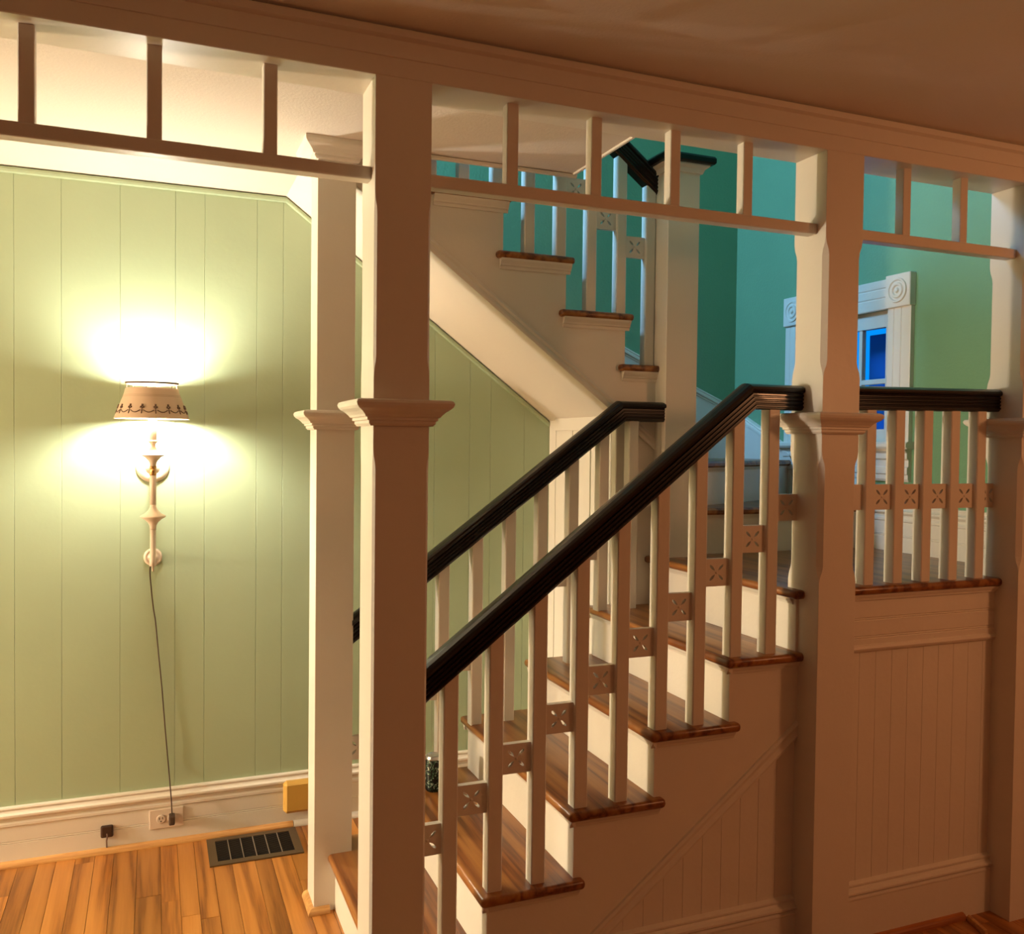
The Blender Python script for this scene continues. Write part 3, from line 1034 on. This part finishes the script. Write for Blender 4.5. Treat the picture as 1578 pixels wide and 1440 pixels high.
# stem, turned knops, bulb, plates
SYS = SY + .0
bm = bmesh.new()
bm_lathe(bm, [(.001, 1.085), (.004, 1.088), (.004, 1.105), (.012, 1.106), (.012, 1.128), (.0105, 1.13), (.0105, 1.243)], SX + .003, SYS, 20)
fin('lower_stem', bm, CREAMM, sc, smooth=True)
bm = bmesh.new()
bm_lathe(bm, [(.011, 1.242), (.011, 1.250), (.012, 1.256), (.018, 1.268), (.030, 1.279), (.043, 1.287), (.045, 1.290), (.043, 1.293), (.028, 1.302), (.016, 1.314), (.011, 1.325), (.0105, 1.333)], SX + .003, SYS, 28)
fin('middle_knop', bm, CREAMM, sc, smooth=True)
bm = bmesh.new()
bm_lathe(bm, [(.0105, 1.330), (.0115, 1.40), (.0115, 1.445)], SX + .003, SYS, 20)
fin('upper_stem', bm, CREAMM, sc, smooth=True)
bm = bmesh.new()
bm_lathe(bm, [(.0125, 1.443), (.0125, 1.449), (.011, 1.451), (.011, 1.468), (.0125, 1.47), (.0125, 1.476), (.010, 1.477)], SX + .003, SYS, 20)
br_ = fin('switch_socket', bm, BRASS, sc, smooth=True)
bm = bmesh.new()
bm_lathe_y(bm, [(.006, SYS - .022), (.0065, SYS - .016), (.004, SYS - .014), (.003, SYS - .008)], SX + .003, 1.460, 12)
fin('switch_key', bm, BRASS, br_, smooth=True)
bm = bmesh.new()
bm_lathe(bm, [(.011, 1.475), (.012, 1.485), (.017, 1.497), (.028, 1.509), (.040, 1.515), (.042, 1.517), (.038, 1.520), (.024, 1.528), (.014, 1.538), (.009, 1.547), (.009, 1.558), (.0165, 1.566), (.0175, 1.570), (.012, 1.572)], SX + .003, SYS, 28)
fin('top_knop', bm, CREAMM, sc, smooth=True)
bm = bmesh.new()
bm_lathe(bm, [(.013, 1.571), (.014, 1.60), (.014, 1.655), (.013, 1.66)], SX + .003, SYS, 20)
fin('candle_sleeve', bm, paint('sleeve_enamel', (.85, .8, .7), .4, 0, 40, .02), sc, smooth=True)
bm = bmesh.new()
bm_lathe(bm, [(.010, 1.658), (.013, 1.67), (.022, 1.69), (.028, 1.71), (.026, 1.73), (.014, 1.744), (.002, 1.748)], SX + .003, SYS, 24)
fin('bulb', bm, BULB, sc, smooth=True)
bm = bmesh.new()
for a in (0, 2.1, 4.2):
    bm_tube(bm, [(SX + .003 + .013 * math.cos(a), SYS + .013 * math.sin(a), 1.657), (SX + .05 * math.cos(a), SYS + .05 * math.sin(a), 1.66), (SX + .094 * math.cos(a), SYS + .094 * math.sin(a), 1.742)], .0016, 6)
fin('shade_spider', bm, BRASS, sc)
bm = bmesh.new()
bm_lathe_y(bm, [(.060, YL), (.061, YL - .004), (.058, YL - .008), (.050, YL - .013), (.034, YL - .018), (.032, YL - .016), (.028, YL - .016), (.026, YL - .019), (.012, YL - .024), (.009, YL - .03), (.008, SYS + .008)], SX + .002, 1.470, 40)
fin('backplate', bm, CREAMM, sc, smooth=True)
bm = bmesh.new()
bm_lathe_y(bm, [(.034, YL), (.034, YL - .005), (.030, YL - .010), (.024, YL - .012), (.022, YL - .010), (.016, YL - .016), (.009, YL - .02), (.008, SYS + .008)], SX + .003, 1.121, 32)
fin('lower_plate', bm, CREAMM, sc, smooth=True)
# cord and plug
cpts = [(SX - .005, SYS, 1.115), (SX - .007, SYS + .02, 1.08), (SX - .004, YL - .06, 1.02), (-.487, YL - .014, .93), (-.478, YL - .010, .865), (-.468, YL - .010, .75), (-.456, YL - .010, .62),
        (-.447, YL - .010, .50), (-.440, YL - .012, .41), (-.431, YL - .012, .30), (-.425, YL - .036, .23), (-.421, YL - .044, .18), (-.419, YL - .052, .135), (-.419, YL - .05, .118)]
# smooth it (Catmull-Rom)
def catmull(p, n=6):
    p = [Vector(q) for q in p]
    out = []
    for i in range(len(p) - 1):
        a, b, c, d = p[max(i - 1, 0)], p[i], p[i + 1], p[min(i + 2, len(p) - 1)]
        for k in range(n):
            t = k / n
            out.append(0.5 * ((2 * b) + (-a + c) * t + (2 * a - 5 * b + 4 * c - d) * t * t + (-a + 3 * b - 3 * c + d) * t ** 3))
    out.append(p[-1])
    return out
bm = bmesh.new()
bm_tube(bm, catmull(cpts), .0024, 8)
crd = fin('power_cord', bm, CORD, sc, smooth=True)
bm = bmesh.new()
bm_box(bm, -.430, -.408, YL - .066, YL - .024, .086, .122)
fin('plug', bm, CORD, crd, .005, 2)

# ------------------------------------------------------------------ things on and by the baseboard
YP = YL - .018
ou = thing('wall_outlet', 'cream duplex outlet plate on the baseboard with the lamp plugged in', 'outlet', (-.438, YP, .1))
box('cover_plate', -.500, -.376, YP - .006, YP + .002, .064, .140, PLATE, ou, .0025, 2)
for xo in (-.458, -.418):
    bm = bmesh.new()
    bm_lathe_y(bm, [(.0165, YP - .005), (.0165, YP - .0085), (.015, YP - .0095), (.001, YP - .0095)], xo, .102, 24)
    s_ = fin('socket', bm, PLATE, ou, smooth=False)
    for dx, dz, w_, h_ in ((-.006, .004, .0022, .009), (.006, .004, .0022, .009), (0, -.008, .005, .005)):
        box('slot', xo + dx - w_ / 2, xo + dx + w_ / 2, YP - .0100, YP - .0090, .102 + dz - h_ / 2, .102 + dz + h_ / 2, SLOT, s_)
jb = thing('junction_box', 'old brown bakelite socket on the baseboard beside the outlet', 'socket', (-.648, YP, .08))
box('housing', -.671, -.627, YP - .014, YP + .002, .060, .106, plain('bakelite', (.045, .022, .014), .4), jb, .006, 2)
bm = bmesh.new()
bm_tube(bm, [(-.649, YP - .016, .078), (-.647, YP - .020, .07), (-.650, YP - .014, .05), (-.650, YP - .006, .035), (-.650, YP - .004, .02)], .003, 6)
fin('wire_stub', bm, plain('old_wire', (.16, .10, .07), .6), jb)
tag(box('painted_corner_block', .004, .118, YP - .042, YP + .002, .064, .192, YELLOW, None, .012, 1), 'yellowed painted box fixed to the baseboard behind the back newel', 'box')

# ------------------------------------------------------------------ floor register
rg = thing('floor_register', 'rectangular dark metal heating grille set in the pine floor', 'floor vent', (-.12, 1.44, 0))
rx0, rx1, ry0, ry1 = -.292, .050, 1.322, 1.560
bm = bmesh.new()
bw = .030
for a in ((rx0, rx1, ry0, ry0 + bw), (rx0, rx1, ry1 - bw, ry1), (rx0, rx0 + bw, ry0 + bw, ry1 - bw), (rx1 - bw, rx1, ry0 + bw, ry1 - bw)):
    bm_box(bm, a[0], a[1], a[2], a[3], -.002, .005)
fin('frame', bm, METAL, rg)
box('well', rx0 + bw - .002, rx1 - bw + .002, ry0 + bw - .002, ry1 - bw + .002, -.010, .0006, BLACKM, rg)
sw = (rx1 - rx0 - 2 * bw) / 6
for k in range(1, 6):
    xx = rx0 + bw + k * sw
    box('bar', xx - .0016, xx + .0016, ry0 + bw - .001, ry1 - bw + .001, 0, .0048, BARM, rg)
nsl = 20
for k in range(nsl):
    yy = ry0 + bw + (k + .5) * (ry1 - ry0 - 2 * bw) / nsl
    box('slat', rx0 + bw - .001, rx1 - bw + .001, yy - .0022, yy + .0022, 0.0005, .0034, BLACKM, rg)

# ------------------------------------------------------------------ soda can on the second step
cn = thing('soda_can', 'black printed drink can standing on the second step', 'can', (.410, .82, .38))
bm = bmesh.new()
bm_lathe(bm, [(.0255, .3795), (.027, .381), (.0325, .390), (.033, .393), (.033, .487), (.0325, .490)], .410, .82, 28)
fin('body', bm, CANP, cn, smooth=True)
bm = bmesh.new()
bm_lathe(bm, [(.0326, .489), (.029, .496), (.0275, .500), (.0275, .502), (.0262, .502), (.0255, .498), (.001, .498)], .410, .82, 28)
lid = fin('lid', bm, ALU, cn, smooth=True)
bm = bmesh.new()
bm_box(bm, .402, .418, .806, .830, .4985, .5005)
fin('pull_tab', bm, ALU, lid, .0006)

# ------------------------------------------------------------------ wood strips on the floor by the landing panel
t = molding_x('trim_7', QP, XB + W - .002, 2.035, 0.077, 0, wood('red_quarter_round', (.20, .05, .012), (.42, .14, .03), (.52, .2, .05), 'X', .35, 10, .1), None)
tag(t, 'reddish quarter round strip at the foot of the landing panel', 'molding', kind='structure')
bm = bmesh.new()
QR = [(-.011, 0), (.011, 0), (.011, .006), (.007, .014), (0, .017), (-.007, .014), (-.011, .006)]
bm_profile_run(bm, QR, [((2.045, .060, 0), (1, .2, 0), (0, 0, 1)), ((2.018, -.032, 0), (1, .2, 0), (0, 0, 1))])
tag(fin('molding_offcut', bm, QUART), 'short loose offcut of pale moulding lying on the floor by the end post', 'offcut')
